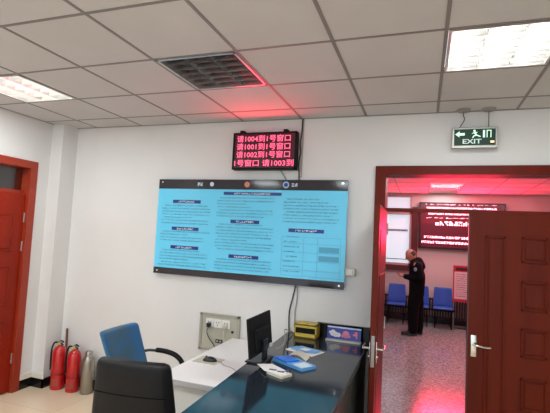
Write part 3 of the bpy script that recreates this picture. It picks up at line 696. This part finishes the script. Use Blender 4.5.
M_pb = mat('blue_plastic', (50, 96, 190), .35)
def waiting_chair():
    t = thing('waiting_chair', (0, 0, 0), 'blue plastic waiting chair', 'chair', 'blue waiting chairs along the hall wall')
    m = MB(); m.box(-.20, .20, -.20, .20, .415, .445, .014, 3)
    for v in m.bm.verts: v.co.z -= .03*(1-(v.co.x/.2)**2)*(1-(v.co.y/.25)**2)
    m.build('seat', M_pb, t, smooth=True)
    m = MB(); m.box(-.205, .205, .19, .215, .44, .845, .012, 3)
    bmesh.ops.subdivide_edges(m.bm, edges=[e for e in m.bm.edges if e.calc_length() > .2], cuts=5, use_grid_fill=True)
    for v in m.bm.verts: u = (v.co.z-.44)/.43; v.co.y += .05*u+.03*(1-(v.co.x/.2)**2); v.co.x *= 1-.10*u*u
    m.build('backrest', M_pb, t, smooth=True)
    m = MB(); m.box(-.25, .25, -.02, .02, .355, .395); m.build('beam', M_mblk, t)
    for s_ in (-1, 1):
        MB().tube([(s_*.17, -.18, .01), (s_*.17, -.15, .36), (s_*.17, .15, .36), (s_*.17, .18, .01)], .011, 8, 3).build('leg', M_mblk, t, smooth=True)
    return t
w0 = waiting_chair()
for i, (x, lb) in enumerate(((.418, 'blue plastic waiting chair right of the standing man, next to the red notice stand'), (-.035, 'blue plastic waiting chair directly behind the standing man'), (-.50, 'blue plastic waiting chair left of the standing man, under the window'), (-.96, 'blue plastic waiting chair mostly hidden by the open door edge'))):
    if i == 0: w0.location = (x*1.03, 9.72, 0); w0.scale = (.93, .93, .96); w0['label'] = lb
    else: dup(w0, (x*1.03, 9.72, 0), lb)

t = thing('notice_stand', (.775, 9.76, 0), 'red framed notice on a thin metal stand right of the blue waiting chairs', 'notice stand')
MB().box(-.16, .16, -.015, .015, .56, 1.31, .004).build('board', mat('stand_red', (200, 40, 60), .4), t)
MB().box(-.135, .135, -.019, -.014, .62, 1.18, .001).build('sheet', mat('stand_sheet', (232, 200, 204), .5), t)
for k in range(11):
    g = MB(); glyphs(g, -.11, .11, 1.13-k*.045, .022, -.0205, .6, .022); g.build('text_line', mat('stand_ink', (150, 60, 80), .5), t, fix=False)
MB().box(-.11, .11, -.020, -.014, 1.21, 1.27).build('title_bar', mat('title_dark', (70, 10, 24), .5), t)
for s_ in (-1, 1): MB().cyl((s_*.14, 0, .02), (s_*.14, 0, .57), .011).build('leg', M_steel, t)
MB().box(-.16, .16, -.12, .12, 0, .02, .004).build('foot', M_steel, t)

t = thing('wall_radiator', (.1, 10.08, 0), 'long dark slatted radiator along the hall wall behind the blue chairs', 'radiator')
m = MB()
for k in range(45): m.box(-1.1+k*.055, -1.1+k*.055+.038, -.05, .05, .13, .56, .008, 1)
m.box(-1.1, 1.4, -.03, .03, .14, .17).box(-1.1, 1.4, -.03, .03, .52, .55)
m.build('columns', mat('radiator_dark', (58, 48, 50), .5), t)
for x in (-.95, .2, 1.3): MB().box(x-.02, x+.02, -.03, .03, 0, .15).build('bracket', M_mblk, t)

# ================================================================== STANDING MAN (looks to -X, head bowed over a phone)
M_skin = mat('skin', (186, 132, 112), .55); M_jac = mat('jacket_black', (9, 10, 14), .85, spec=.15); M_tr = mat('trousers_black', (9, 9, 12), .85, spec=.15)
t = thing('person', (-.10, 8.68, 0), 'person in black jacket and trousers standing, head bowed over a phone in the hand', 'person')
b = MB()
hc = Vector((-.115, 0, 1.50))
rh = Matrix.Rotation(math.radians(-28), 3, 'Y')    # head tipped forward (towards -X)
def hp(x, y, z): return tuple(hc + rh @ Vector((x, y, z)))
b.sph(hc, 1, 24, (.098, .077, .115), rh)
b.sph(hp(-.035, 0, -.055), 1, 16, (.062, .056, .058), rh)          # jaw
b.limb([(*hp(-.092, 0, .012), .011), (*hp(-.110, 0, -.022), .015)])  # nose
b.limb([(*hp(-.088, -.018, -.058), .008), (*hp(-.092, 0, -.058), .009), (*hp(-.088, .018, -.058), .008)])  # lips
b.limb([(*hp(-.088, -.035, .026), .009), (*hp(-.092, 0, .024), .007), (*hp(-.088, .035, .026), .009)])      # brow
for s_ in (-1, 1): b.sph(hp(.008, s_*.078, -.01), 1, 12, (.020, .010, .032), rh)
b.limb([(-.075, 0, 1.42, .052), (-.03, 0, 1.33, .058)])
b.limb([(-.02, 0, 1.32, .09), (.0, 0, 1.15, .11), (.01, 0, .95, .11)])
for s_ in (-1, 1):
    b.limb([(-.01, s_*.09, .92, .085), (-.01+s_*.01, s_*.095, .52, .058), (.0, s_*.10, .09, .04), (-.08, s_*.11, .04, .034)])
def hand(b, w, d, up, s_):
    """palm, four bent fingers and a thumb; w wrist, d pointing direction, up palm-side normal"""
    w = Vector(w); d = Vector(d).normalized(); up = Vector(up).normalized(); sd = d.cross(up).normalized()
    for k in range(4):
        off = (k-1.5)*.019; b.limb([(*(w+sd*off*.6), .017), (*(w+d*.085+sd*off), .013)])
        L = (.066, .076, .070, .054)[k]; p = w+d*.085+sd*off; q = p+d*L*.55+up*.012; r_ = q+d*L*.25+up*L*.38
        b.limb([(*p, .0095), (*q, .0088), (*r_, .0078)])
    p = w+d*.025+sd*s_*.03; b.limb([(*p, .013), (*(p+d*.035+sd*s_*.022+up*.012), .011), (*(p+d*.062+sd*s_*.018+up*.03), .0092)])
wl, wr = (-.235, -.07, 1.09), (-.235, .07, 1.08)
b.limb([(-.01, -.175, 1.32, .052), (.035, -.21, 1.07, .042), (-.235, -.07, 1.09, .026)])
b.limb([(-.01, .175, 1.32, .052), (.035, .21, 1.07, .042), (-.235, .07, 1.08, .026)])
hand(b, wl, (-.9, .25, .12), (.1, .1, .9), -1); hand(b, wr, (-.9, -.35, .12), (.1, -.1, .9), 1)
remeshed(b, 'body', M_skin, t, .0075, 2)
b = MB()
b.limb([(-.045, 0, 1.37, .085), (-.0, 0, 1.31, .13)])
for s_ in (-1, 1):
    b.limb([(-.015, s_*.08, 1.27, .130), (.015, s_*.085, 1.10, .150), (.01, s_*.075, .86, .142), (.012, s_*.07, .78, .138)])
    b.limb([(.02, s_*.165, 1.305, .082), (.075, s_*.215, 1.07, .076), (-.07, s_*.165, 1.075, .060), (-.20, s_*.085, 1.085, .045)])
b.limb([(.03, 0, 1.38, .090), (.07, -.06, 1.30, .09)]); b.limb([(.03, 0, 1.38, .09), (.07, .06, 1.30, .09)])
remeshed(b, 'jacket', M_jac, t, .012, 3)
b = MB().cyl((-.115, -.075, 0), (-.118, -.075, .0), .001, n=6); b.bm.clear()
b.sph((-.02, -.252, 1.245), 1, 16, (.030, .012, .040)); b.build('sleeve_badge', mat('badge_white', (130, 140, 165), .5), t, smooth=True)
b = MB()
for s_ in (-1, 1):
    b.limb([(.005, s_*.075, .88, .130), (.0+s_*.04, s_*.095, .52, .108), (.01+.05*s_, s_*.105, .11, .088)])
remeshed(b, 'trousers', M_tr, t, .012, 3)
for s_, dx in ((-1, -.05), (1, .05)):
    b = MB(); b.limb([(.05+dx, s_*.105, .045, .043), (-.07+dx, s_*.11, .040, .042), (-.17+dx, s_*.115, .032, .034)]); b.box(-.20+dx, .09+dx, s_*.11-.045, s_*.11+.045, 0, .022, .01)
    remeshed(b, 'shoe', M_black, t, .008, 2)
b = MB(); b.sph(hp(.022, 0, .012), 1, 20, (.088, .081, .088), rh)
bmesh.ops.bisect_plane(b.bm, geom=b.bm.verts[:]+b.bm.edges[:]+b.bm.faces[:], plane_co=hp(.02, 0, .040), plane_no=rh @ Vector((-.5, 0, 1)), clear_outer=True)
b.build('hair', mat('hair_grey', (70, 58, 54), .8), t, smooth=True)
o = MB().box(-.07, .07, -.036, .036, -.004, .004, .003).build('mobile_phone', M_black)
o.matrix_world = Matrix.Translation((-.410, 8.675, 1.135)) @ Matrix.Rotation(math.radians(18), 4, 'Y')
tag(o, 'dark mobile phone held in front of the standing person', 'phone')
